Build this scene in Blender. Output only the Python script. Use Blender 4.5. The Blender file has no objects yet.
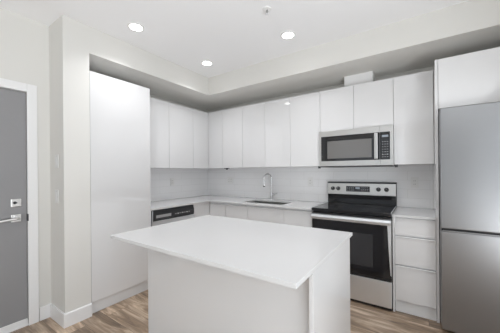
import bpy, bmesh, math
from mathutils import Matrix, Vector

sc = bpy.context.scene
C = sc.collection

# ------------------------------------------------------------ camera
yaw, pitch, roll = math.radians(34.199), 0.0, math.radians(-0.504)
fw = Vector((-math.sin(yaw), math.cos(yaw), 0.0))
rt = Vector((math.cos(yaw), math.sin(yaw), 0.0))
up = rt.cross(fw)
X = rt * math.cos(roll) + up * math.sin(roll)
Y = -rt * math.sin(roll) + up * math.cos(roll)
Z = -fw
cd = bpy.data.cameras.new('camera')
cam = bpy.data.objects.new('camera', cd)
C.objects.link(cam)
cam.matrix_world = Matrix(((X.x, Y.x, Z.x, 3.160), (X.y, Y.y, Z.y, -3.296), (X.z, Y.z, Z.z, 1.312), (0, 0, 0, 1)))
cd.sensor_width = 36.0
cd.lens = 250.832 / 500 * 36
cd.shift_x = -0.283 / 500
cd.shift_y = 5.371 / 500
cd.clip_start = 0.05
sc.camera = cam

# ------------------------------------------------------------ exposure, world
sc.view_settings.view_transform = 'Standard'
sc.view_settings.look = 'None'
sc.view_settings.gamma = 1.0
sc.view_settings.use_curve_mapping = False
sc.view_settings.exposure = 0.03
sc.cycles.use_denoising = True
sc.cycles.max_bounces = 16
sc.cycles.diffuse_bounces = 12
sc.cycles.glossy_bounces = 6
sc.cycles.transparent_max_bounces = 8
sc.cycles.sample_clamp_indirect = 6.0

w = bpy.data.worlds.new('sky')
sc.world = w
w.use_nodes = True
bg = w.node_tree.nodes['Background']
bg.inputs[0].default_value = (0.86, 0.93, 1.0, 1)
bg.inputs[1].default_value = 1.0

# room numbers (metres)
XB, ZF, ZC = 0.644, 2.418, 2.667        # bulkhead face, its underside, ceiling
XE = 0.336                              # entry wall
YP0, YCOL = -2.214, -2.421              # pillar
XR, YF = 4.26, -6.6                     # right wall, front wall with an added window


def area(name, loc, rot, sx, sy, power, color=(1, 1, 1), spread=180):
    d = bpy.data.lights.new(name, 'AREA')
    d.shape = 'RECTANGLE'
    d.size, d.size_y = sx, sy
    d.energy = power
    d.color = color
    d.spread = math.radians(spread)
    o = bpy.data.objects.new(name, d)
    o.location = loc
    o.rotation_euler = rot
    C.objects.link(o)
    return o


# area lamps for daylight at two added windows, unseen behind the camera
area('daylight_rear', (1.7, YF - 0.12, 1.35), (math.radians(90), 0, 0), 2.2, 2.2, 2, (0.93, 0.97, 1.0))
area('daylight_side', (XR + 0.12, -3.9, 1.30), (math.radians(90), 0, math.radians(90)), 3.3, 2.2, 30, (0.93, 0.97, 1.0))

# added fill lamps low outside the openings, aimed up to brighten the ceiling
area('ceiling_fill_side', (XR + 0.75, -4.35, 0.0), (math.radians(90 + 68), 0, math.radians(90)), 3.0, 1.2, 225, (0.95, 0.98, 1.0))
area('ceiling_fill_rear', (1.7, YF - 0.75, 0.0), (math.radians(90 + 68), 0, 0), 2.2, 1.2, 20, (0.95, 0.98, 1.0))

# ------------------------------------------------------------ materials
M = {}


def mat(name, col, rough=0.5, metal=0.0, spec=0.5, coat=0.0, emit=None, es=0.0):
    m = bpy.data.materials.new(name)
    m.use_nodes = True
    b = m.node_tree.nodes['Principled BSDF']
    b.inputs['Base Color'].default_value = (*col, 1)
    b.inputs['Roughness'].default_value = rough
    b.inputs['Metallic'].default_value = metal
    b.inputs['Specular IOR Level'].default_value = spec
    b.inputs['Coat Weight'].default_value = coat
    b.inputs['Coat Roughness'].default_value = 0.03
    if emit:
        b.inputs['Emission Color'].default_value = (*emit, 1)
        b.inputs['Emission Strength'].default_value = es
    M[name] = m
    return m


def nodes(m):
    return m.node_tree.nodes, m.node_tree.links, m.node_tree.nodes['Principled BSDF']


def noise_bump(m, scale, strength, dist=0.002, stretch=(1, 1, 1)):
    N, L, b = nodes(m)
    tc = N.new('ShaderNodeTexCoord')
    mp = N.new('ShaderNodeMapping')
    mp.inputs['Scale'].default_value = stretch
    n = N.new('ShaderNodeTexNoise')
    n.inputs['Scale'].default_value = scale
    bp = N.new('ShaderNodeBump')
    bp.inputs['Strength'].default_value = strength
    bp.inputs['Distance'].default_value = dist
    L.new(tc.outputs['Object'], mp.inputs['Vector'])
    L.new(mp.outputs['Vector'], n.inputs['Vector'])
    L.new(n.outputs['Fac'], bp.inputs['Height'])
    L.new(bp.outputs['Normal'], b.inputs['Normal'])


mat('wall_paint', (0.68, 0.672, 0.645), 0.75, spec=0.3)
noise_bump(M['wall_paint'], 220, 0.12, 0.001)
mat('ceiling_paint', (0.88, 0.882, 0.89), 0.85, spec=0.2)
noise_bump(M['ceiling_paint'], 160, 0.1, 0.001)
mat('trim_paint', (0.80, 0.80, 0.802), 0.35)
mat('gloss_white', (0.70, 0.70, 0.705), 0.03, spec=0.9)
noise_bump(M['gloss_white'], 3.0, 0.02, 0.004)
mat('carcass_white', (0.74, 0.74, 0.75), 0.4)
mat('quartz', (0.64, 0.64, 0.642), 0.16)
mat('door_paint', (0.27, 0.268, 0.275), 0.42)
mat('chrome', (0.78, 0.78, 0.79), 0.12, metal=1)
mat('satin_nickel', (0.72, 0.71, 0.70), 0.28, metal=1)
mat('dark_metal', (0.05, 0.05, 0.055), 0.4, metal=0.6)
mat('black_glass', (0.010, 0.010, 0.012), 0.07, spec=0.6)
mat('black_plastic', (0.018, 0.018, 0.02), 0.32)
mat('window_glass_dark', (0.16, 0.155, 0.15), 0.12, spec=0.6)
mat('oven_window', (0.035, 0.035, 0.038), 0.10, spec=0.6)
mat('burner_print', (0.12, 0.12, 0.12), 0.2)
mat('print_white', (0.75, 0.75, 0.75), 0.5)
mat('print_grey', (0.35, 0.35, 0.36), 0.5)
mat('display', (0.25, 0.28, 0.32), 0.3, emit=(0.75, 0.85, 1.0), es=0.08)
mat('sink_steel', (0.42, 0.42, 0.41), 0.35, metal=1)
mat('plastic_white', (0.80, 0.80, 0.79), 0.35)
mat('switch_white', (0.68, 0.68, 0.67), 0.4)
mat('socket_hole', (0.08, 0.08, 0.08), 0.6)
mat('lamp_lens', (1, 1, 1), 0.5, emit=(1.0, 0.99, 0.97), es=11.0)
mat('toe_white', (0.74, 0.745, 0.75), 0.35)
mat('rubber', (0.02, 0.02, 0.02), 0.8)


def brushed(name, col, rough, axis_scale):
    m = mat(name, col, rough, metal=1)
    N, L, b = nodes(m)
    tc = N.new('ShaderNodeTexCoord')
    mp = N.new('ShaderNodeMapping')
    mp.inputs['Scale'].default_value = axis_scale
    n = N.new('ShaderNodeTexNoise')
    n.inputs['Scale'].default_value = 3.0
    n.inputs['Detail'].default_value = 4
    rm = N.new('ShaderNodeMapRange')
    rm.inputs['To Min'].default_value = rough - 0.015
    rm.inputs['To Max'].default_value = rough + 0.02
    L.new(tc.outputs['Object'], mp.inputs['Vector'])
    L.new(mp.outputs['Vector'], n.inputs['Vector'])
    L.new(n.outputs['Fac'], rm.inputs['Value'])
    L.new(rm.outputs['Result'], b.inputs['Roughness'])
    return m


brushed('steel', (0.80, 0.82, 0.84), 0.45, (1, 1, 80))
brushed('appliance_steel', (0.56, 0.557, 0.545), 0.32, (1, 1, 80))
brushed('fridge_steel', (0.30, 0.303, 0.31), 0.30, (90, 1, 1))

# backsplash: large white glazed tiles with pale joints
for nm, ax in (('tile_back', 0), ('tile_left', 1)):
    m = mat(nm, (0.79, 0.79, 0.795), 0.14)
    N, L, b = nodes(m)
    tc = N.new('ShaderNodeTexCoord')
    sp = N.new('ShaderNodeSeparateXYZ')
    cb = N.new('ShaderNodeCombineXYZ')
    br = N.new('ShaderNodeTexBrick')
    br.inputs['Scale'].default_value = 1.0
    br.inputs['Brick Width'].default_value = 0.405
    br.inputs['Row Height'].default_value = 0.1005
    br.inputs['Mortar Size'].default_value = 0.0016
    br.inputs['Mortar Smooth'].default_value = 0.3
    br.inputs['Color1'].default_value = (0.88, 0.88, 0.885, 1)
    br.inputs['Color2'].default_value = (0.865, 0.865, 0.87, 1)
    br.inputs['Mortar'].default_value = (0.74, 0.74, 0.74, 1)
    L.new(tc.outputs['Object'], sp.inputs[0])
    L.new(sp.outputs[ax], cb.inputs[0])
    L.new(sp.outputs[2], cb.inputs[1])
    L.new(cb.outputs[0], br.inputs['Vector'])
    L.new(br.outputs['Color'], b.inputs['Base Color'])
    bp = N.new('ShaderNodeBump')
    bp.invert = True
    bp.inputs['Strength'].default_value = 0.3
    bp.inputs['Distance'].default_value = 0.001
    L.new(br.outputs['Fac'], bp.inputs['Height'])
    L.new(bp.outputs['Normal'], b.inputs['Normal'])

# plank floor, boards running along the back wall
m = mat('plank_floor', (0.3, 0.2, 0.15), 0.34)
N, L, b = nodes(m)
tc = N.new('ShaderNodeTexCoord')
br = N.new('ShaderNodeTexBrick')
br.offset = 0.37
br.inputs['Scale'].default_value = 1.0
br.inputs['Brick Width'].default_value = 1.22
br.inputs['Row Height'].default_value = 0.178
br.inputs['Mortar Size'].default_value = 0.0012
br.inputs['Mortar Smooth'].default_value = 0.2
br.inputs['Color1'].default_value = (0, 0, 0, 1)
br.inputs['Color2'].default_value = (1, 1, 1, 1)
br.inputs['Mortar'].default_value = (0, 0, 0, 1)
L.new(tc.outputs['Object'], br.inputs['Vector'])
# every board shifts the grain a little
ad = N.new('ShaderNodeVectorMath'); ad.operation = 'MULTIPLY_ADD'
ad.inputs[1].default_value = (7.3, 3.1, 5.7)
L.new(br.outputs['Color'], ad.inputs[0])
L.new(tc.outputs['Object'], ad.inputs[2])
mp = N.new('ShaderNodeMapping'); mp.inputs['Scale'].default_value = (1.0, 6.5, 1)
L.new(ad.outputs[0], mp.inputs['Vector'])
n1 = N.new('ShaderNodeTexNoise'); n1.inputs['Scale'].default_value = 2.2; n1.inputs['Detail'].default_value = 7
n1.inputs['Roughness'].default_value = 0.62; n1.inputs['Distortion'].default_value = 0.9
L.new(mp.outputs[0], n1.inputs['Vector'])
mp2 = N.new('ShaderNodeMapping'); mp2.inputs['Scale'].default_value = (2.2, 60, 1)
L.new(ad.outputs[0], mp2.inputs['Vector'])
n2 = N.new('ShaderNodeTexNoise'); n2.inputs['Scale'].default_value = 2.0; n2.inputs['Detail'].default_value = 5
L.new(mp2.outputs[0], n2.inputs['Vector'])
cr = N.new('ShaderNodeValToRGB')
cr.color_ramp.elements[0].position = 0.28; cr.color_ramp.elements[0].color = (0.085, 0.057, 0.037, 1)
cr.color_ramp.elements[1].position = 0.74; cr.color_ramp.elements[1].color = (0.60, 0.48, 0.365, 1)
e = cr.color_ramp.elements.new(0.5); e.color = (0.27, 0.195, 0.135, 1)
L.new(n1.outputs['Fac'], cr.inputs['Fac'])
mx = N.new('ShaderNodeMix'); mx.data_type = 'RGBA'; mx.blend_type = 'OVERLAY'
mx.inputs[0].default_value = 0.45
L.new(cr.outputs['Color'], mx.inputs[6])
L.new(n2.outputs['Fac'], mx.inputs[7])
mx2 = N.new('ShaderNodeMix'); mx2.data_type = 'RGBA'; mx2.blend_type = 'MULTIPLY'
mx2.inputs[0].default_value = 1.0
rm = N.new('ShaderNodeMapRange'); rm.inputs['To Min'].default_value = 0.88; rm.inputs['To Max'].default_value = 1.45
L.new(br.outputs['Color'], rm.inputs['Value'])
L.new(mx.outputs[2], mx2.inputs[6])
L.new(rm.outputs['Result'], mx2.inputs[7])
mx3 = N.new('ShaderNodeMix'); mx3.data_type = 'RGBA'
L.new(br.outputs['Fac'], mx3.inputs[0])
L.new(mx2.outputs[2], mx3.inputs[6])
mx3.inputs[7].default_value = (0.05, 0.03, 0.02, 1)
L.new(mx3.outputs[2], b.inputs['Base Color'])

# glass of the added windows
m = bpy.data.materials.new('clear_glass'); m.use_nodes = True; M['clear_glass'] = m
N, L = m.node_tree.nodes, m.node_tree.links
N.remove(N['Principled BSDF'])
tr = N.new('ShaderNodeBsdfTransparent'); gl = N.new('ShaderNodeBsdfGlossy'); gl.inputs['Roughness'].default_value = 0.02
ms = N.new('ShaderNodeMixShader'); ms.inputs[0].default_value = 0.06
L.new(tr.outputs[0], ms.inputs[1]); L.new(gl.outputs[0], ms.inputs[2])
L.new(ms.outputs[0], N['Material Output'].inputs['Surface'])


# ------------------------------------------------------------ helpers
def B():
    return bmesh.new()


def box(bm, x0, x1, y0, y1, z0, z1, bev=0.0, seg=2):
    r = bmesh.ops.create_cube(bm, size=1.0)
    vs = r['verts']
    for v in vs:
        v.co = Vector((x0 + (v.co.x + .5) * (x1 - x0), y0 + (v.co.y + .5) * (y1 - y0), z0 + (v.co.z + .5) * (z1 - z0)))
    if bev > 0:
        es = {e for v in vs for e in v.link_edges}
        bmesh.ops.bevel(bm, geom=list(es), offset=bev, segments=seg, affect='EDGES', profile=0.6)
    return bm


def cyl(bm, p, axis, r, h, seg=24, r2=None, bev=0.0):
    """cylinder with its centre at p along an axis vector"""
    q = Vector((0, 0, 1)).rotation_difference(Vector(axis).normalized()).to_matrix().to_4x4()
    res = bmesh.ops.create_cone(bm, cap_ends=True, segments=seg, radius1=r, radius2=r if r2 is None else r2,
                                depth=h, matrix=Matrix.Translation(p) @ q)
    if bev > 0:
        es = [e for v in res['verts'] for e in v.link_edges]
        es = [e for e in set(es) if any(len(f.verts) > 4 for f in e.link_faces)]
        bmesh.ops.bevel(bm, geom=es, offset=bev, segments=2, affect='EDGES')
    return bm


def ring(bm, c, axis, r0, r1, h, seg=32):
    """flat ring (washer) of thickness h"""
    q = Vector((0, 0, 1)).rotation_difference(Vector(axis).normalized())
    V = []
    for k in range(seg):
        a = 2 * math.pi * k / seg
        for r, z in ((r0, 0), (r1, 0), (r1, h), (r0, h)):
            V.append(bm.verts.new(Vector(c) + q @ Vector((r * math.cos(a), r * math.sin(a), z))))
    for k in range(seg):
        a, b_ = 4 * k, 4 * ((k + 1) % seg)
        for j in range(4):
            j2 = (j + 1) % 4
            bm.faces.new((V[a + j], V[b_ + j], V[b_ + j2], V[a + j2]))
    bmesh.ops.recalc_face_normals(bm, faces=bm.faces[:])
    return bm


def tube(bm, pts, r, seg=14):
    """tube along points; r is a number or one per point"""
    pts = [Vector(p) for p in pts]
    rs = r if isinstance(r, (list, tuple)) else [r] * len(pts)
    loops = []
    ref = None
    for i, p in enumerate(pts):
        t = (pts[min(i + 1, len(pts) - 1)] - pts[max(i - 1, 0)]).normalized()
        if ref is None:
            ref = t.orthogonal().normalized()
        ref = (ref - t * ref.dot(t)).normalized()
        bn = t.cross(ref)
        loops.append([bm.verts.new(p + (ref * math.cos(2 * math.pi * k / seg) + bn * math.sin(2 * math.pi * k / seg)) * rs[i]) for k in range(seg)])
    for a, b_ in zip(loops, loops[1:]):
        for k in range(seg):
            bm.faces.new((a[k], a[(k + 1) % seg], b_[(k + 1) % seg], b_[k]))
    bm.faces.new(loops[0][::-1]); bm.faces.new(loops[-1])
    bmesh.ops.recalc_face_normals(bm, faces=bm.faces[:])
    return bm


def prism(bm, poly, axis, a0, a1):
    """extrude a polygon: axis 'x' takes (y,z) points, 'y' takes (x,z), 'z' takes (x,y)"""
    def mk(p, a):
        return {'x': (a, p[0], p[1]), 'y': (p[0], a, p[1]), 'z': (p[0], p[1], a)}[axis]
    A = [bm.verts.new(mk(p, a0)) for p in poly]
    D = [bm.verts.new(mk(p, a1)) for p in poly]
    n = len(poly)
    bm.faces.new(A); bm.faces.new(D)
    for i in range(n):
        bm.faces.new((A[i], A[(i + 1) % n], D[(i + 1) % n], D[i]))
    bmesh.ops.recalc_face_normals(bm, faces=bm.faces[:])
    return bm


def obj(name, bm, m, parent=None, smooth=False):
    me = bpy.data.meshes.new(name)
    bm.to_mesh(me); bm.free()
    me.materials.append(M[m] if isinstance(m, str) else m)
    if smooth:
        for p in me.polygons:
            p.use_smooth = True
        try:
            me.set_sharp_from_angle(angle=math.radians(40))
        except Exception:
            pass
    o = bpy.data.objects.new(name, me)
    C.objects.link(o)
    if parent:
        o.parent = parent
        # parents are placed before their parts; keep world coordinates
        o.matrix_parent_inverse = WM(parent).inverted()
    return o


def WM(o):
    if o.parent is None:
        return Matrix.LocRotScale(o.location, o.rotation_euler, o.scale)
    return WM(o.parent) @ o.matrix_parent_inverse @ Matrix.LocRotScale(o.location, o.rotation_euler, o.scale)


def thing(name, label, cat, loc, group=None):
    o = bpy.data.objects.new(name, None)
    o.empty_display_size = 0.1
    o.location = loc
    C.objects.link(o)
    o['label'] = label; o['category'] = cat
    if group: o['group'] = group
    return o


def tag(o, label, cat, group=None):
    o['label'] = label; o['category'] = cat
    if group: o['group'] = group
    return o


def struct(name, bm, m, parent=None, label=None):
    o = obj(name, bm, m, parent)
    if parent is None:
        o['kind'] = 'structure'
        if label: o['label'] = label
    return o


# ------------------------------------------------------------ room shell
struct('floor', box(B(), -0.1, XR + 0.1, YF - 0.15, 0.1, -0.08, 0.0), 'plank_floor', label='brown wood-look plank floor')
struct('ceiling', box(B(), -0.1, XR + 0.1, YF - 0.15, 0.1, ZC, ZC + 0.1), 'ceiling_paint', label='flat white ceiling with recessed downlights')
struct('wall_back', box(B(), -0.1, XR + 0.1, 0.0, 0.1, 0, ZC), 'wall_paint', label='wall behind the sink and the range')
struct('wall_left', box(B(), -0.1, 0.0, YP0, 0.0, 0, ZC), 'wall_paint', label='wall behind the tall pantry and dishwasher run')
struct('wall_pillar', box(B(), -0.1, XB, YCOL, YP0, 0, ZC), 'wall_paint', label='projecting wall end between the grey door and the pantry')
YD1, YD0, ZD = -2.577, -3.345, 2.032     # door opening
bm = B()
box(bm, XE - 0.12, XE, YD1, YCOL, 0, ZC)
box(bm, XE - 0.12, XE, YD0, YD1, ZD, ZC)
box(bm, XE - 0.12, XE, YF, YD0, 0, ZC)
struct('wall_entry', bm, 'wall_paint', label='wall around the grey entry door')
# right wall and front wall, each with an added window opening
bm = B()
SY0, SY1, WZ0, WZ1 = -5.6, -2.2, 0.10, 2.45
box(bm, XR, XR + 0.1, SY1, 0.0, 0, ZC)
box(bm, XR, XR + 0.1, YF, SY0, 0, ZC)
box(bm, XR, XR + 0.1, SY0, SY1, 0, WZ0)
box(bm, XR, XR + 0.1, SY0, SY1, WZ1, ZC)
struct('wall_right', bm, 'wall_paint')
bm = B()
FX0, FX1 = 0.6, 2.8
box(bm, XE - 0.12, FX0, YF - 0.1, YF, 0, ZC)
box(bm, FX1, XR + 0.1, YF - 0.1, YF, 0, ZC)
box(bm, FX0, FX1, YF - 0.1, YF, 0, WZ0)
box(bm, FX0, FX1, YF - 0.1, YF, WZ1, ZC)
struct('wall_front', bm, 'wall_paint')
# unseen windows, added to let the daylight in
bm = B()
for xa in (FX0, FX0 + 1.075, FX1 - 0.05):
    box(bm, xa, xa + 0.05, YF - 0.09, YF - 0.03, WZ0, WZ1)
box(bm, FX0, FX1, YF - 0.09, YF - 0.03, WZ0, WZ0 + 0.05)
box(bm, FX0, FX1, YF - 0.09, YF - 0.03, WZ1 - 0.05, WZ1)
wn = struct('added_window_1', bm, 'trim_paint')
struct('window_pane', box(B(), FX0 + 0.02, FX1 - 0.02, YF - 0.065, YF - 0.06, WZ0 + 0.02, WZ1 - 0.02), 'clear_glass', wn)
bm = B()
for ya in (SY0, SY0 + 1.12, SY0 + 2.24, SY1 - 0.05):
    box(bm, XR + 0.03, XR + 0.09, ya, ya + 0.05, WZ0, WZ1)
box(bm, XR + 0.03, XR + 0.09, SY0, SY1, WZ0, WZ0 + 0.05)
box(bm, XR + 0.03, XR + 0.09, SY0, SY1, WZ1 - 0.05, WZ1)
wn = struct('added_window_2', bm, 'trim_paint')
struct('window_pane', box(B(), XR + 0.06, XR + 0.065, SY0 + 0.02, SY1 - 0.02, WZ0 + 0.02, WZ1 - 0.02), 'clear_glass', wn)

# bulkhead: L-shaped dropped box along both kitchen walls
bm = B()
prism(bm, [(0.0, YP0), (XB, YP0), (XB, -XB), (XR, -XB), (XR, 0.0), (0.0, 0.0)], 'z', ZF, ZC)
struct('ceiling_bulkhead', bm, 'wall_paint', label='dropped L-shaped bulkhead above the upper cabinets')

# white duct cover between upper cabinets and bulkhead
tag(obj('duct_cover', box(B(), 2.425, 2.727, -0.235, 0.0, 2.262, ZF, 0.002), 'trim_paint'),
    'white boxed duct cover above the microwave, between cabinet tops and bulkhead', 'duct cover')

# baseboards
bt = 0.013
bm = B()
hb = 0.118
prism(bm, [(0, 0), (bt, 0), (bt, hb - 0.008), (bt - 0.005, hb), (0, hb)], 'y', YCOL - bt, YP0)
for v in bm.verts: v.co.x += XB
box(bm, XE, XB - 0.0, YCOL - bt, YCOL, 0, hb)
struct('baseboard_pillar', bm, 'trim_paint', label='white baseboard wrapping the projecting wall end')
bm = B()
box(bm, XE, XE + bt, -2.508, YCOL - bt, 0, hb, 0.002)
box(bm, XE, XE + bt, YF, -3.415, 0, hb, 0.002)
struct('baseboard_entry', bm, 'trim_paint')
struct('baseboard_right', box(B(), XR - bt, XR, YF, -0.8, 0, hb, 0.002), 'trim_paint')
struct('baseboard_front', box(B(), XE + bt, 3.31, YF, YF + bt, 0, hb, 0.002), 'trim_paint')

# entry door
door = obj('door_1', box(B(), XE - 0.060, XE - 0.018, YD0 + 0.015, YD1 - 0.006, 0.012, ZD - 0.012, 0.002), 'door_paint')
door['kind'] = 'structure'; door['label'] = 'grey painted entry door with lever handle'
bm = B()
cw = 0.070
box(bm, XE, XE + 0.016, YD1 - 0.008, YD1 - 0.008 + cw, 0, ZD + cw - 0.01, 0.003)
box(bm, XE, XE + 0.016, YD0 + 0.008 - cw, YD0 + 0.008, 0, ZD + cw - 0.01, 0.003)
box(bm, XE, XE + 0.016, YD0 + 0.008, YD1 - 0.008, ZD - 0.01, ZD + cw - 0.01, 0.003)
box(bm, XE - 0.12, XE, YD1 - 0.003, YD1, 0, ZD)
box(bm, XE - 0.12, XE, YD0, YD0 + 0.012, 0, ZD)
box(bm, XE - 0.12, XE, YD0, YD1, ZD - 0.010, ZD)
struct('door_frame', bm, 'trim_paint', door)
struct('door_stop', box(B(), XE - 0.075, XE - 0.0605, YD1 - 0.02, YD1 - 0.003, 0, ZD - 0.01), 'rubber', door)
struct('door_sweep', box(B(), XE - 0.018, XE - 0.004, YD0 + 0.018, YD1 - 0.010, 0.010, 0.058, 0.002), 'trim_paint', door)
struct('door_threshold', box(B(), XE - 0.12, XE + 0.004, YD0 + 0.013, YD1 - 0.004, 0.0, 0.010), 'trim_paint', door)
yl = -2.655
xs = XE - 0.018
bm = B()
box(bm, xs, xs + 0.008, yl - 0.032, yl + 0.032, 0.905, 0.969, 0.003)
cyl(bm, (xs + 0.022, yl, 0.937), (1, 0, 0), 0.022, 0.030, 24, bev=0.003)
cyl(bm, (xs + 0.045, yl, 0.937), (1, 0, 0), 0.011, 0.03, 16)
tube(bm, [(xs + 0.052, yl + 0.012, 0.937), (xs + 0.055, yl - 0.01, 0.936), (xs + 0.054, yl - 0.05, 0.934), (xs + 0.053, yl - 0.09, 0.931), (xs + 0.050, yl - 0.118, 0.927)],
     [0.011, 0.0115, 0.010, 0.009, 0.006])
struct('door_handle', bm, 'satin_nickel', door)
bm = B()
box(bm, xs, xs + 0.010, yl - 0.033, yl + 0.033, 1.035, 1.100, 0.003)
dl = struct('deadbolt', bm, 'satin_nickel', door)
struct('thumb_turn', cyl(box(B(), xs + 0.010, xs + 0.026, yl - 0.022, yl + 0.004, 1.063, 1.073, 0.002), (xs + 0.013, yl - 0.009, 1.068), (1, 0, 0), 0.012, 0.006, 20), 'dark_metal', dl)
struct('strike_plate', box(B(), XE - 0.020, XE + 0.0175, YD1 - 0.010, YD1 - 0.0035, 0.905, 0.965, 0.001), 'dark_metal', door)


# unseen dark door, added so the refrigerator front reflects a dark band
d2 = obj('added_dark_door', box(B(), 3.38, 4.10, YF + 0.002, YF + 0.04, 0.01, 2.30, 0.002), 'door_paint')
d2['kind'] = 'structure'
bm = B()
box(bm, 3.31, 3.378, YF + 0.001, YF + 0.046, 0, 2.37, 0.002)
box(bm, 4.102, 4.17, YF + 0.001, YF + 0.046, 0, 2.37, 0.002)
box(bm, 3.378, 4.102, YF + 0.001, YF + 0.046, 2.302, 2.37, 0.002)
struct('door_frame', bm, 'trim_paint', d2)

# ------------------------------------------------------------ tall pantry and uppers
DU, DP = 0.353, 0.637        # faces of the upper and the tall doors
ZB, ZT = 1.376, 2.264
DT = 0.018                   # door thickness
G = 0.0015                   # half gap between fronts


def door_on_left(name, bmy0, y1, z0, z1, xf, parent, m='gloss_white'):
    return obj(name, box(B(), xf - DT, xf, bmy0 + G, y1 - G, z0 + G, z1 - G, 0.0012), m, parent)


def door_on_back(name, x0, x1, z0, z1, yf, parent, m='gloss_white'):
    return obj(name, box(B(), x0 + G, x1 - G, -yf, -yf + DT, z0 + G, z1 - G, 0.0012), m, parent)


PY0, PY1 = -2.210, -1.585
t = thing('pantry_cabinet', 'full height glossy white pantry cabinet beside the projecting wall end', 'cabinet', (0.3, -1.9, 0))
obj('body', box(B(), 0.001, DP - DT - 0.002, PY0, PY1, 0.10, 2.258, 0.001), 'carcass_white', t)
door_on_left('door', PY0, PY1, 0.114, 2.262, DP, t)
obj('toe_kick', box(B(), 0.02, 0.612, PY0, PY1, 0.0, 0.10), 'toe_white', t)

wall_units_left = [
    ((PY1, -1.108), [PY1, -1.108], 'single door upper cabinet next to the tall pantry, above the dishwasher'),
    ((-1.108, -DU), [-1.108, -0.676, -DU], 'two door upper cabinet ending in the corner on the pantry side wall'),
]
for (ya, yb), seams, lab in wall_units_left:
    t = thing('wall_cabinet', 'glossy white ' + lab, 'cabinet', (0.17, (ya + yb) / 2, ZB), 'glossy white upper cabinets')
    obj('body', box(B(), 0.0, DU - DT - 0.002, ya + 0.0005, yb - 0.0005, ZB, ZT - 0.002, 0.001), 'carcass_white', t)
    for s0, s1 in zip(seams, seams[1:]):
        door_on_left('door', s0, s1, ZB - 0.004, ZT, DU, t)
back_units = [
    (0.0, [DU, 0.651, 1.026], 'two door upper cabinet starting in the corner of the back wall', ZB),
    (1.026, [1.026, 1.406, 1.782], 'two door upper cabinet above the sink and faucet', ZB),
    (1.782, [1.782, 2.172], 'narrow single door upper cabinet directly left of the microwave', ZB),
    (2.172, [2.172, 2.551, 2.934], 'short two door upper cabinet above the microwave', 1.780),
    (2.934, [2.934, 3.265], 'single door upper cabinet between microwave and refrigerator', ZB),
]
for xa, seams, lab, zb in back_units:
    xb = seams[-1]
    t = thing('wall_cabinet', 'glossy white ' + lab, 'cabinet', ((xa + xb) / 2, -0.17, zb), 'glossy white upper cabinets')
    obj('body', box(B(), xa + 0.0005, xb - 0.0005, -DU + DT + 0.002, 0.0, zb, ZT - 0.002, 0.001), 'carcass_white', t)
    for s0, s1 in zip(seams, seams[1:]):
        door_on_back('door', s0, s1, zb - (0.004 if zb < 1.5 else 0.0), ZT, DU, t)

# refrigerator surround: side panel and the cabinet above
XP0, XP1, XF1 = 3.266, 3.286, 4.215
t = tag(obj('end_panel', box(B(), XP0, XP1, -0.612, 0.0, 0.0, 2.262, 0.001), 'gloss_white'),
        'tall narrow white end panel left of the refrigerator', 'panel')
tag(obj('end_panel', box(B(), XF1 + 0.004, XF1 + 0.024, -0.612, 0.0, 0.0, 2.262, 0.001), 'gloss_white'),
    'tall white end panel between refrigerator and right wall', 'panel')
t = thing('fridge_top_cabinet', 'deep glossy white cabinet above the refrigerator', 'cabinet', (3.75, -0.3, 1.838))
obj('body', box(B(), XP1 + 0.0005, XF1 + 0.0035, -0.59, 0.0, 1.838, 2.262, 0.001), 'carcass_white', t)
door_on_back('door', XP1 + 0.002, 3.751, 1.838, 2.262, 0.610, t)
door_on_back('door', 3.751, XF1, 1.838, 2.262, 0.610, t)

# under-cabinet brackets
for x, y, lab in ((0.625, -0.225, 'small dark metal bracket under the upper cabinet near the back corner'),
                  (2.155, -0.345, 'small dark metal clip under the cabinet at the left end of the microwave'),
                  (2.953, -0.345, 'small dark metal clip under the cabinet at the right end of the microwave')):
    bm = B()
    wd = 0.05 if x < 1 else 0.016
    zt = ZB if x < 2 else ZB - 0.004
    zt = ZB - 0.0001 if y > -0.3 else ZB - 0.004
    box(bm, x - wd, x + wd, y - 0.006, y + 0.006, zt - 0.010, zt, 0.001)
    box(bm, x - 0.012, x + 0.016, y - 0.010, y + 0.010, zt - 0.026, zt - 0.008, 0.002)
    tag(obj('bracket', bm, 'dark_metal'), lab, 'bracket', 'small brackets under the upper cabinets')

# ------------------------------------------------------------ counters and base cabinets
ZK, TK, DC = 0.904, 0.020, 0.638
SX0, SX1, SY_0, SY_1 = 1.150, 1.755, -0.525, -0.175      # sink cut-out
XG0, XG1 = 2.172, 2.934                                  # range
bm = B()
z0, z1 = ZK - TK, ZK
xs_ = [0.009, DC, SX0, SX1, XG0 - 0.002]
ys_ = [-DC, SY_0, SY_1, -0.009]
V = {}
def gv(x, y, z):
    k = (round(x, 5), round(y, 5), round(z, 5))
    if k not in V: V[k] = bm.verts.new((x, y, z))
    return V[k]
cells = [(xs_[i], xs_[i + 1], ys_[j], ys_[j + 1]) for i in range(4) for j in range(3) if not (i == 2 and j == 1)]
cells.append((xs_[0], xs_[1], PY1 + 0.001, ys_[0]))
for (a, b_, c, d) in cells:
    for z in (z0, z1):
        bm.faces.new((gv(a, c, z), gv(b_, c, z), gv(b_, d, z), gv(a, d, z)))
for e in [e for e in bm.edges if len(e.link_faces) == 1 and e.verts[0].co.z > z1 - 1e-4]:
    a, b_ = e.verts
    bm.faces.new((a, b_, gv(b_.co.x, b_.co.y, z0), gv(a.co.x, a.co.y, z0)))
bmesh.ops.recalc_face_normals(bm, faces=bm.faces[:])
tag(obj('countertop', bm, 'quartz'), 'white quartz L-shaped countertop holding the sink, left of the range', 'countertop', 'white quartz countertops')
tag(obj('countertop', box(B(), XG1 + 0.002, XP0, -DC, -0.009, z0, z1, 0.0015), 'quartz'),
    'short white quartz countertop between the range and the refrigerator panel', 'countertop', 'white quartz countertops')

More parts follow.
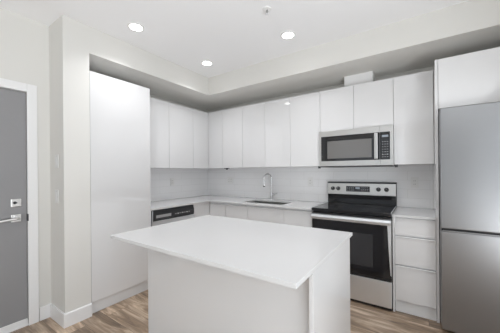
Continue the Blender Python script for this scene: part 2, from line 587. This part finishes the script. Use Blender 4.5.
# sink
t = thing('kitchen_sink', 'rectangular stainless undermount sink in front of the faucet', 'sink', (1.45, -0.35, ZK - 0.2))
bm = B()
o_, zt, zb2 = 0.008, ZK - TK - 0.0005, ZK - 0.22
box(bm, SX0 - 0.012, SX0, SY_0 - 0.012, SY_1 + 0.012, zb2, zt)
box(bm, SX1, SX1 + 0.012, SY_0 - 0.012, SY_1 + 0.012, zb2, zt)
box(bm, SX0, SX1, SY_0 - 0.012, SY_0, zb2, zt)
box(bm, SX0, SX1, SY_1, SY_1 + 0.012, zb2, zt)
box(bm, SX0, SX1, SY_0, SY_1, zb2, zb2 + 0.008)
obj('bowl', bm, 'sink_steel', t)
obj('drain', ring(cyl(B(), (1.45, -0.33, zb2 + 0.009), (0, 0, 1), 0.03, 0.003), (1.45, -0.33, zb2 + 0.008), (0, 0, 1), 0.03, 0.045, 0.006), 'chrome', t)

# faucet
fx, fy = 1.345, -0.080
t = thing('kitchen_faucet', 'chrome gooseneck pull-down faucet behind the sink', 'faucet', (fx, fy, ZK))
obj('base', cyl(cyl(B(), (fx, fy, ZK + 0.005), (0, 0, 1), 0.027, 0.010, 28, bev=0.002), (fx, fy, ZK + 0.055), (0, 0, 1), 0.019, 0.10, 28, r2=0.017), 'chrome', t, True)
pts = [(fx, fy, ZK + 0.10), (fx, fy, ZK + 0.312)]
R = 0.062
dirx, diry = -0.45, -0.89
for k in range(1, 13):
    a = math.pi * k / 12
    pts.append((fx + dirx * R * (1 - math.cos(a)), fy + diry * R * (1 - math.cos(a)), ZK + 0.312 + R * math.sin(a)))
obj('spout', tube(B(), pts, 0.0115), 'chrome', t, True)
hx, hy = fx + dirx * 2 * R, fy + diry * 2 * R
obj('spray_head', tube(B(), [(hx, hy, ZK + 0.305), (hx, hy, ZK + 0.28), (hx, hy, ZK + 0.23), (hx, hy, ZK + 0.205)], [0.012, 0.016, 0.018, 0.016]), 'chrome', t, True)
obj('nozzle', cyl(B(), (hx, hy, ZK + 0.198), (0, 0, 1), 0.015, 0.014), 'dark_metal', t)
obj('lever', tube(cyl(B(), (fx + 0.03, fy, ZK + 0.075), (1, 0, 0), 0.016, 0.03, 20), [(fx + 0.04, fy, ZK + 0.077), (fx + 0.075, fy - 0.01, ZK + 0.088), (fx + 0.11, fy - 0.02, ZK + 0.10)], [0.009, 0.007, 0.006]), 'chrome', t, True)


# backsplash tiles
tag(obj('tile_backsplash', box(B(), 0.0090, XP0 - 0.0005, -0.0085, -0.0003, 0.86, ZB - 0.0005), 'tile_back'),
    'glossy white tile backsplash on the back wall behind sink and range', 'backsplash')
tag(obj('tile_backsplash', box(B(), 0.0003, 0.0085, PY1 + 0.0005, -0.0003, 0.86, ZB - 0.0005), 'tile_left'),
    'glossy white tile backsplash on the side wall above the dishwasher', 'backsplash')

# base cabinets
ZQ = ZK - TK                 # underside of the worktop
BD = 0.618                   # face of the base fronts


def lip_back(x0, x1, z, yf, parent):
    """slim white finger pull along the top edge of a front on the back run"""
    bm = B()
    prism(bm, [(-yf + DT, z), (-yf - 0.009, z + 0.001), (-yf - 0.0115, z - 0.006), (-yf - 0.009, z - 0.007), (-yf - 0.005, z - 0.003), (-yf + DT, z - 0.003)], 'x', x0 + 0.004, x1 - 0.004)
    return obj('finger_pull', bm, 'gloss_white', parent)


# filler panel on the side run between dishwasher and corner
t = thing('corner_base_cabinet', 'white corner base cabinet between the dishwasher and the sink cabinets', 'cabinet', (0.3, -0.4, 0))
bm = B()
prism(bm, [(0.012, -0.928), (BD - DT - 0.002, -0.928), (BD - DT - 0.002, -BD + DT + 0.002), (0.918 - 0.001, -BD + DT + 0.002), (0.918 - 0.001, -0.012), (0.012, -0.012)], 'z', 0.10, ZQ)
obj('body', bm, 'carcass_white', t)
obj('filler_panel', box(B(), BD - DT, BD, -0.928, -BD - 0.001, 0.114, ZQ - 0.003, 0.001), 'gloss_white', t)
f = door_on_back('door', BD + 0.002, 0.918, 0.114, ZQ - 0.022, BD, t)
lip_back(BD + 0.004, 0.918, ZQ - 0.022, BD, f)
bm = B()
prism(bm, [(0.02, -0.928), (0.56, -0.928), (0.56, -0.56), (0.917, -0.56), (0.917, -0.02), (0.02, -0.02)], 'z', 0, 0.10)
obj('toe_kick', bm, 'toe_white', t)

sink_base = [(0.918, 1.816, [0.918, 1.293, 1.816], 'wide white two door base cabinet under the sink'),
             (1.816, XG0 - 0.004, [1.816, XG0 - 0.004], 'narrow white base cabinet directly left of the range')]
for xa, xb, seams, lab in sink_base:
    t = thing('base_cabinet', lab, 'cabinet', ((xa + xb) / 2, -0.3, 0), 'white base cabinets on the back wall')
    bm = B()
    if xb - xa > 0.5:        # open box around the sink bowl
        box(bm, xa + 0.0005, xa + 0.018, -BD + DT + 0.002, -0.012, 0.10, ZQ)
        box(bm, xb - 0.018, xb - 0.0005, -BD + DT + 0.002, -0.012, 0.10, ZQ)
        box(bm, xa + 0.018, xb - 0.018, -BD + DT + 0.002, -0.012, 0.10, 0.118)
        box(bm, xa + 0.018, xb - 0.018, -BD + DT + 0.002, -BD + DT + 0.018, 0.80, ZQ)
    else:
        box(bm, xa + 0.0005, xb - 0.0005, -BD + DT + 0.002, -0.012, 0.10, ZQ)
    obj('body', bm, 'carcass_white', t)
    for s0, s1 in zip(seams, seams[1:]):
        f = door_on_back('door', s0, s1, 0.114, ZQ - 0.022, BD, t)
        lip_back(s0, s1, ZQ - 0.022, BD, f)
    obj('toe_kick', box(B(), xa + 0.001, xb - 0.001, -0.56, -0.02, 0, 0.10), 'toe_white', t)

# drawer cabinet right of the range
xa, xb = XG1 + 0.004, XP0 - 0.0005
t = thing('drawer_cabinet', 'white three drawer base cabinet between the range and the refrigerator panel', 'cabinet', (3.1, -0.3, 0))
obj('body', box(B(), xa + 0.018, xb, -BD + DT + 0.002, -0.012, 0.10, ZQ, 0.001), 'carcass_white', t)
obj('side_panel', box(B(), xa, xa + 0.0175, -BD, -0.012, 0.0, ZQ, 0.001), 'gloss_white', t)
for za, zb in ((0.118, 0.442), (0.446, 0.712), (0.716, ZQ - 0.004)):
    f = door_on_back('drawer', xa + 0.018, xb, za, zb - 0.004, BD, t)
    lip_back(xa + 0.03 if zb < 0.8 else xa + 0.03, xb, zb - 0.004, BD, f)
obj('toe_kick', box(B(), xa + 0.019, xb - 0.001, -0.59, -0.02, 0, 0.10), 'toe_white', t)

# ------------------------------------------------------------ dishwasher
DY0, DY1, DX = -1.578, -0.932, 0.632
t = thing('dishwasher', 'dishwasher with black control strip under the counter beside the pantry', 'dishwasher', (0.3, -1.25, 0))
obj('body', box(B(), 0.012, DX - 0.035, DY0 + 0.004, DY1 - 0.002, 0.10, ZQ - 0.003), 'black_plastic', t)
obj('toe_kick', box(B(), 0.02, 0.56, DY0 + 0.004, DY1 - 0.002, 0.0, 0.0995), 'black_plastic', t)
obj('door', box(B(), DX - 0.034, DX, DY0 + 0.022, DY1 - 0.003, 0.12, 0.742, 0.004), 'steel', t)
bm = B()
prism(bm, [(DX - 0.034, 0.752), (DX - 0.006, 0.752), (DX + 0.004, 0.765), (DX + 0.004, 0.822), (DX - 0.010, 0.872), (DX - 0.034, 0.878)], 'y', DY0 + 0.022, DY1 - 0.003)
cp = obj('control_panel', bm, 'black_plastic', t)
obj('steel_trim', box(B(), DX - 0.03, DX + 0.007, DY0 + 0.022, DY1 - 0.003, 0.7425, 0.7515, 0.001), 'steel', cp)
obj('edge_strip', box(B(), DX - 0.03, DX + 0.002, DY0 + 0.010, DY0 + 0.021, 0.12, 0.875, 0.001), 'steel', t)
# pocket handle and printed marks on the strip
obj('pocket_handle', box(B(), DX + 0.0030, DX + 0.006, DY0 + 0.06, DY0 + 0.27, 0.786, 0.818, 0.001), 'print_grey', cp)
for k in range(7):
    bm = B()
    yy = DY0 + 0.33 + k * 0.036
    box(bm, DX + 0.0041, DX + 0.0052, yy, yy + 0.020, 0.796, 0.806)
    obj('printed_mark', bm, 'print_white' if k % 2 else 'print_grey', cp)

# ------------------------------------------------------------ range
RF, ZR = 0.657, 0.914
t = thing('electric_range', 'stainless electric range with black glass cooktop below the microwave', 'range', ((XG0 + XG1) / 2, -0.33, 0))
obj('body', box(B(), XG0 + 0.001, XG1 - 0.001, -RF + 0.045, -0.030, 0.025, ZR - 0.020, 0.002), 'black_plastic', t)
ck = obj('cooktop', box(B(), XG0, XG1, -RF - 0.004, -0.075, ZR - 0.030, ZR + 0.004, 0.004), 'black_glass', t)
bm = B()
for (bx, by, r) in ((XG0 + 0.19, -0.50, 0.105), (XG1 - 0.19, -0.50, 0.085), (XG0 + 0.19, -0.22, 0.08), (XG1 - 0.19, -0.22, 0.10), ((XG0 + XG1) / 2, -0.2, 0.05)):
    ring(bm, (bx, by, ZR + 0.004), (0, 0, 1), r - 0.003, r, 0.0004, 48)
    ring(bm, (bx, by, ZR + 0.004), (0, 0, 1), r * 0.6 - 0.002, r * 0.6, 0.0004, 40)
obj('burner_rings', bm, 'burner_print', ck)
for xr_ in (XG0, XG1 - 0.006):
    obj('side_rail', box(B(), xr_, xr_ + 0.006, -RF, -0.08, ZR + 0.0042, ZR + 0.0062), 'steel', ck)
# back guard
bg_ = obj('backguard', box(B(), XG0, XG1, -0.075, -0.012, ZR - 0.03, 1.165, 0.003), 'black_plastic', t)
bm = B()
prism(bm, [(-0.085, 1.028), (-0.078, 1.160), (-0.070, 1.166), (-0.0755, 1.024)], 'x', XG0 + 0.004, XG1 - 0.004)
pn = obj('control_panel', bm, 'appliance_steel', bg_)
obj('top_trim', box(B(), XG0 - 0.001, XG1 + 0.001, -0.080, -0.012, 1.165, 1.178, 0.003), 'dark_metal', bg_)
obj('glossy_lower_strip', box(B(), XG0 + 0.006, XG1 - 0.006, -0.079, -0.0755, 0.93, 1.022, 0.002), 'black_glass', bg_)
yp_ = -0.0825
dp_ = obj('display', box(B(), 2.400, 2.665, yp_ - 0.003, yp_ + 0.004, 1.062, 1.128, 0.002), 'black_glass', pn)
for r_ in range(3):
    for k in range(4):
        obj('button_mark', box(B(), 2.412 + k * 0.022, 2.422 + k * 0.022, yp_ - 0.0036, yp_ - 0.0030, 1.072 + r_ * 0.019, 1.077 + r_ * 0.019), 'print_grey', dp_)
        obj('button_mark', box(B(), 2.575 + k * 0.021, 2.585 + k * 0.021, yp_ - 0.0036, yp_ - 0.0030, 1.072 + r_ * 0.019, 1.077 + r_ * 0.019), 'print_grey', dp_)
obj('clock_window', box(B(), 2.508, 2.556, yp_ - 0.0036, yp_ - 0.003, 1.096, 1.118), 'display', dp_)
for kx in (2.240, 2.306, 2.757, 2.838):
    bm = B()
    cyl(bm, (kx, yp_ - 0.004, 1.096), (0, -1, 0), 0.024, 0.008, 28, bev=0.001)
    cyl(bm, (kx, yp_ - 0.017, 1.096), (0, -1, 0), 0.019, 0.022, 28, r2=0.017, bev=0.002)
    kb = obj('knob', bm, 'black_plastic', pn, True)
    obj('pointer', box(B(), kx - 0.0015, kx + 0.0015, yp_ - 0.0287, yp_ - 0.027, 1.098, 1.112), 'print_white', kb)
# oven door
od = obj('oven_door', box(B(), XG0 + 0.003, XG1 - 0.003, -RF, -RF + 0.042, 0.300, 0.874, 0.004), 'black_glass', t)
obj('window', box(B(), XG0 + 0.16, XG1 - 0.16, -RF - 0.0012, -RF + 0.002, 0.385, 0.70, 0.001), 'oven_window', od)
bm = B()
prism(bm, [(-RF - 0.001, 0.800), (-RF - 0.028, 0.806), (-RF - 0.034, 0.830), (-RF - 0.028, 0.852), (-RF - 0.001, 0.858)], 'x', XG0 + 0.004, XG1 - 0.004)
obj('handle', bm, 'steel', od)
bm = B()
prism(bm, [(XG1 - 0.003, 0.800), (XG1 - 0.034, 0.800), (XG1 - 0.026, 0.60), (XG1 - 0.016, 0.42), (XG1 - 0.012, 0.345), (XG1 - 0.003, 0.335)], 'y', -RF - 0.004, -RF - 0.0002)
obj('edge_strip', bm, 'steel', od)  # tapered steel wedge shaped like the reflection along the door's right edge
obj('vent_strip', box(B(), XG0 + 0.004, XG1 - 0.004, -RF + 0.006, -RF + 0.04, 0.276, 0.298, 0.001), 'black_plastic', t)
dr = obj('drawer', box(B(), XG0 + 0.003, XG1 - 0.003, -RF + 0.002, -RF + 0.042, 0.032, 0.274, 0.006), 'steel', t)
obj('base_frame', box(B(), XG0 + 0.006, XG1 - 0.006, -RF + 0.012, -0.05, 0.012, 0.030), 'black_plastic', t)
for fx_ in (XG0 + 0.05, XG1 - 0.05):
    for fy_ in (-RF + 0.06, -0.1):
        obj('foot', cyl(B(), (fx_, fy_, 0.006), (0, 0, 1), 0.016, 0.012, 16), 'rubber', t)

# ------------------------------------------------------------ microwave
MF, MZ0, MZ1 = 0.390, 1.360, 1.776
t = thing('microwave', 'stainless over-the-range microwave with black glass door under short cabinet', 'microwave', ((XG0 + XG1) / 2, -0.2, MZ0))
obj('body', box(B(), XG0 + 0.002, XG1 - 0.002, -MF + 0.035, -0.009, MZ0 + 0.012, MZ1, 0.002), 'black_plastic', t)
obj('grease_filter', box(B(), XG0 + 0.004, XG1 - 0.004, -MF + 0.008, -0.012, MZ0 - 0.002, MZ0 + 0.011, 0.002), 'dark_metal', t)
XS = 2.812
md = obj('door', box(B(), XG0 + 0.001, XS - 0.001, -MF, -MF + 0.034, MZ0 + 0.008, MZ1, 0.003), 'appliance_steel', t)
cpn = obj('control_panel', box(B(), XS + 0.001, XG1 - 0.001, -MF, -MF + 0.034, MZ0 + 0.008, MZ1, 0.003), 'appliance_steel', t)
gp = obj('glass_panel', box(B(), XG0 + 0.024, XS - 0.002, -MF - 0.0015, -MF + 0.002, 1.427, 1.712, 0.001), 'black_glass', md)
obj('window', box(B(), XG0 + 0.095, XS - 0.078, -MF - 0.0025, -MF, 1.455, 1.655, 0.001), 'window_glass_dark', md)
bm = B()
box(bm, 2.762, 2.796, -MF - 0.040, -MF - 0.028, 1.436, 1.702, 0.005)
box(bm, 2.768, 2.790, -MF - 0.029, -MF - 0.001, 1.445, 1.470, 0.003)
box(bm, 2.768, 2.790, -MF - 0.029, -MF - 0.001, 1.668, 1.693, 0.003)
obj('handle', bm, 'appliance_steel', md)
kp = obj('keypad', box(B(), XS + 0.002, XG1 - 0.030, -MF - 0.0015, -MF + 0.002, 1.427, 1.712, 0.001), 'black_glass', cpn)
obj('display', box(B(), XS + 0.020, XG1 - 0.045, -MF - 0.0022, -MF - 0.001, 1.658, 1.680), 'display', kp)
for r_ in range(7):
    for k in range(3):
        obj('button_mark', box(B(), XS + 0.020 + k * 0.022, XS + 0.031 + k * 0.022, -MF - 0.0022, -MF - 0.001, 1.452 + r_ * 0.026, 1.458 + r_ * 0.026),
            'print_white' if r_ == 1 and k != 1 else 'print_grey', kp)

# ------------------------------------------------------------ refrigerator
FX, FZ = 3.290, 1.806
FF = 0.778
t = thing('refrigerator', 'stainless two door refrigerator right of the tall white panel', 'refrigerator', (3.75, -0.4, 0))
obj('body', box(B(), FX + 0.001, XF1 - 0.004, -FF + 0.075, -0.04, 0.03, FZ - 0.01, 0.004), 'fridge_steel', t)
obj('upper_door', box(B(), FX, XF1 - 0.004, -FF, -FF + 0.068, 0.848, FZ, 0.008, 3), 'fridge_steel', t)
lw = obj('freezer_drawer', box(B(), FX, XF1 - 0.004, -FF, -FF + 0.068, 0.040, 0.826, 0.008, 3), 'fridge_steel', t)
obj('handle_recess', box(B(), FX + 0.006, XF1 - 0.010, -FF + 0.020, -FF + 0.066, 0.8262, 0.8475), 'black_plastic', t)
obj('grip_rail', box(B(), FX + 0.012, XF1 - 0.016, -FF - 0.003, -FF + 0.012, 0.8265, 0.834, 0.002), 'fridge_steel', lw)
for fx_ in (FX + 0.06, XF1 - 0.07):
    for fy_ in (-FF + 0.11, -0.10):
        obj('foot', cyl(B(), (fx_, fy_, 0.015), (0, 0, 1), 0.02, 0.030, 16), 'rubber', t)

# ------------------------------------------------------------ island
IX0, IX1, IY0, IY1 = 1.468, 2.783, -2.451, -1.540
IF = -2.200
t = thing('kitchen_island', 'white kitchen island with thin overhanging quartz top in the middle', 'kitchen island', (2.1, -2.0, 0))
obj('countertop', box(B(), IX0, IX1, IY0, IY1, ZK - TK, ZK, 0.0015), 'quartz', t)
XL, XG = 1.500, 2.768
obj('body', box(B(), XL + 0.019, XG - 0.0195, IF + 0.0195, IY1 - 0.045, 0.10, ZQ - 0.0005), 'carcass_white', t)
obj('back_panel', box(B(), XL, XG - 0.0195, IF, IF + 0.019, 0.0, ZQ - 0.0005, 0.001), 'gloss_white', t)
obj('side_panel', box(B(), XL, XL + 0.0185, IF + 0.0195, IY1 - 0.025, 0.0, ZQ - 0.0005, 0.001), 'gloss_white', t)
obj('side_panel', box(B(), XG - 0.019, XG, IF - 0.040, IY1 - 0.015, 0.0, ZQ - 0.0005, 0.001), 'gloss_white', t)
for xa, xb in ((XL + 0.02, 2.135), (2.135, XG - 0.0195)):
    obj('door', box(B(), xa + G, xb - G, IY1 - 0.044, IY1 - 0.026, 0.114, ZQ - 0.025, 0.001), 'gloss_white', t)
obj('toe_kick', box(B(), XL + 0.02, XG - 0.02, IF + 0.02, IY1 - 0.08, 0.0, 0.0995), 'toe_white', t)


# ------------------------------------------------------------ outlets and switches
def outlet(x, y, z, face, gangs, lab, switch=False):
    """face '-y' on the back wall or '+x' on the side wall; built around x,y,z then parented"""
    t = thing('light_switch' if switch else 'power_outlet', lab, 'switch' if switch else 'outlet', (x, y, z), None)
    w, h = 0.072 + 0.046 * (gangs - 1), 0.116

    def bx(a0, a1, d0, d1, z0, z1, bev=0.0, bm=None):
        bm = bm or B()
        if face == '-y':
            return box(bm, x + a0, x + a1, y - d1, y - d0, z + z0, z + z1, bev)
        return box(bm, x + d0, x + d1, y + a0, y + a1, z + z0, z + z1, bev)
    pl = obj('cover_plate', bx(-w / 2, w / 2, 0, 0.006, -h / 2, h / 2, 0.002), 'switch_white' if switch else 'plastic_white', t)
    for g in range(gangs):
        c = -(gangs - 1) * 0.023 + g * 0.046
        if switch:
            obj('rocker', bx(c - 0.016, c + 0.016, 0.006, 0.010, -0.033, 0.033, 0.002), 'switch_white', t)
        else:
            r = obj('socket', bx(c - 0.016, c + 0.016, 0.006, 0.008, -0.034, 0.034, 0.001), 'plastic_white', t)
            for zz in (-0.018, 0.018):
                for cc in (-0.0065, 0.0065):
                    obj('slot', bx(c + cc - 0.0015, c + cc + 0.0015, 0.008, 0.0085, zz - 0.005, zz + 0.005), 'socket_hole', r)
    return t


outlet(3.104, -0.0085, 1.180, '-y', 1, 'white wall outlet on the tiles between range and refrigerator')
outlet(1.915, -0.0085, 1.170, '-y', 1, 'white wall outlet on the tiles right of the faucet')
outlet(0.520, -0.0085, 1.175, '-y', 2, 'wide double white outlet on the back tiles near the corner')
outlet(0.0085, -0.790, 1.170, '+x', 1, 'white wall outlet on the side wall tiles above the dishwasher')
outlet(0.494, YCOL, 1.110, '-y', 1, 'lower white light switch on the wall return beside the grey door', True)
outlet(0.500, YCOL, 1.420, '-y', 1, 'upper white light switch on the wall return beside the grey door', True)


# ------------------------------------------------------------ downlights and sprinkler
def downlight(x, y, lab):
    t = thing('downlight', lab, 'ceiling light', (x, y, ZC), 'round recessed ceiling downlights')
    obj('trim_ring', ring(B(), (x, y, ZC - 0.006), (0, 0, 1), 0.056, 0.074, 0.006, 48), 'plastic_white', t)
    obj('lens', cyl(B(), (x, y, ZC - 0.003), (0, 0, 1), 0.056, 0.004, 40), 'lamp_lens', t)
    d = bpy.data.lights.new('downlight_lamp', 'AREA')
    d.shape = 'DISK'; d.size = 0.10; d.energy = 3.6; d.color = (0.98, 0.98, 1.0); d.spread = math.radians(120)
    o = bpy.data.objects.new('lamp', d)
    C.objects.link(o); o.parent = t; o.location = (0, 0, -0.008)


downlight(0.982, -1.959, 'lit round downlight in the ceiling above the pantry end, nearest the grey door')
downlight(0.976, -1.017, 'lit round downlight in the ceiling nearest the bulkhead corner')
downlight(2.080, -1.020, 'lit round downlight in the ceiling in front of the range')
# added lamps out of frame, for extra light in the room
downlight(3.180, -1.550, 'added unseen downlight in the ceiling before the refrigerator')
downlight(2.080, -5.4, 'added unseen downlight in the ceiling behind the viewer')
downlight(0.976, -5.4, 'added unseen downlight in the ceiling behind the viewer, on the entry side')

t = thing('fire_sprinkler', 'small white fire sprinkler head on the ceiling', 'sprinkler', (2.111, -1.483, ZC))
sx, sy = 2.111, -1.483
obj('escutcheon', cyl(B(), (sx, sy, ZC - 0.004), (0, 0, 1), 0.035, 0.008, 32, r2=0.036, bev=0.001), 'plastic_white', t)
bm = B()
tube(bm, [(sx - 0.010, sy, ZC - 0.008), (sx - 0.014, sy, ZC - 0.022), (sx, sy, ZC - 0.038)], 0.0025, 8)
tube(bm, [(sx + 0.010, sy, ZC - 0.008), (sx + 0.014, sy, ZC - 0.022), (sx, sy, ZC - 0.038)], 0.0025, 8)
cyl(bm, (sx, sy, ZC - 0.040), (0, 0, 1), 0.014, 0.003, 20)
obj('deflector', bm, 'chrome', t)
obj('glass_bulb', cyl(B(), (sx, sy, ZC - 0.023), (0, 0, 1), 0.003, 0.028, 12), 'dark_metal', t)
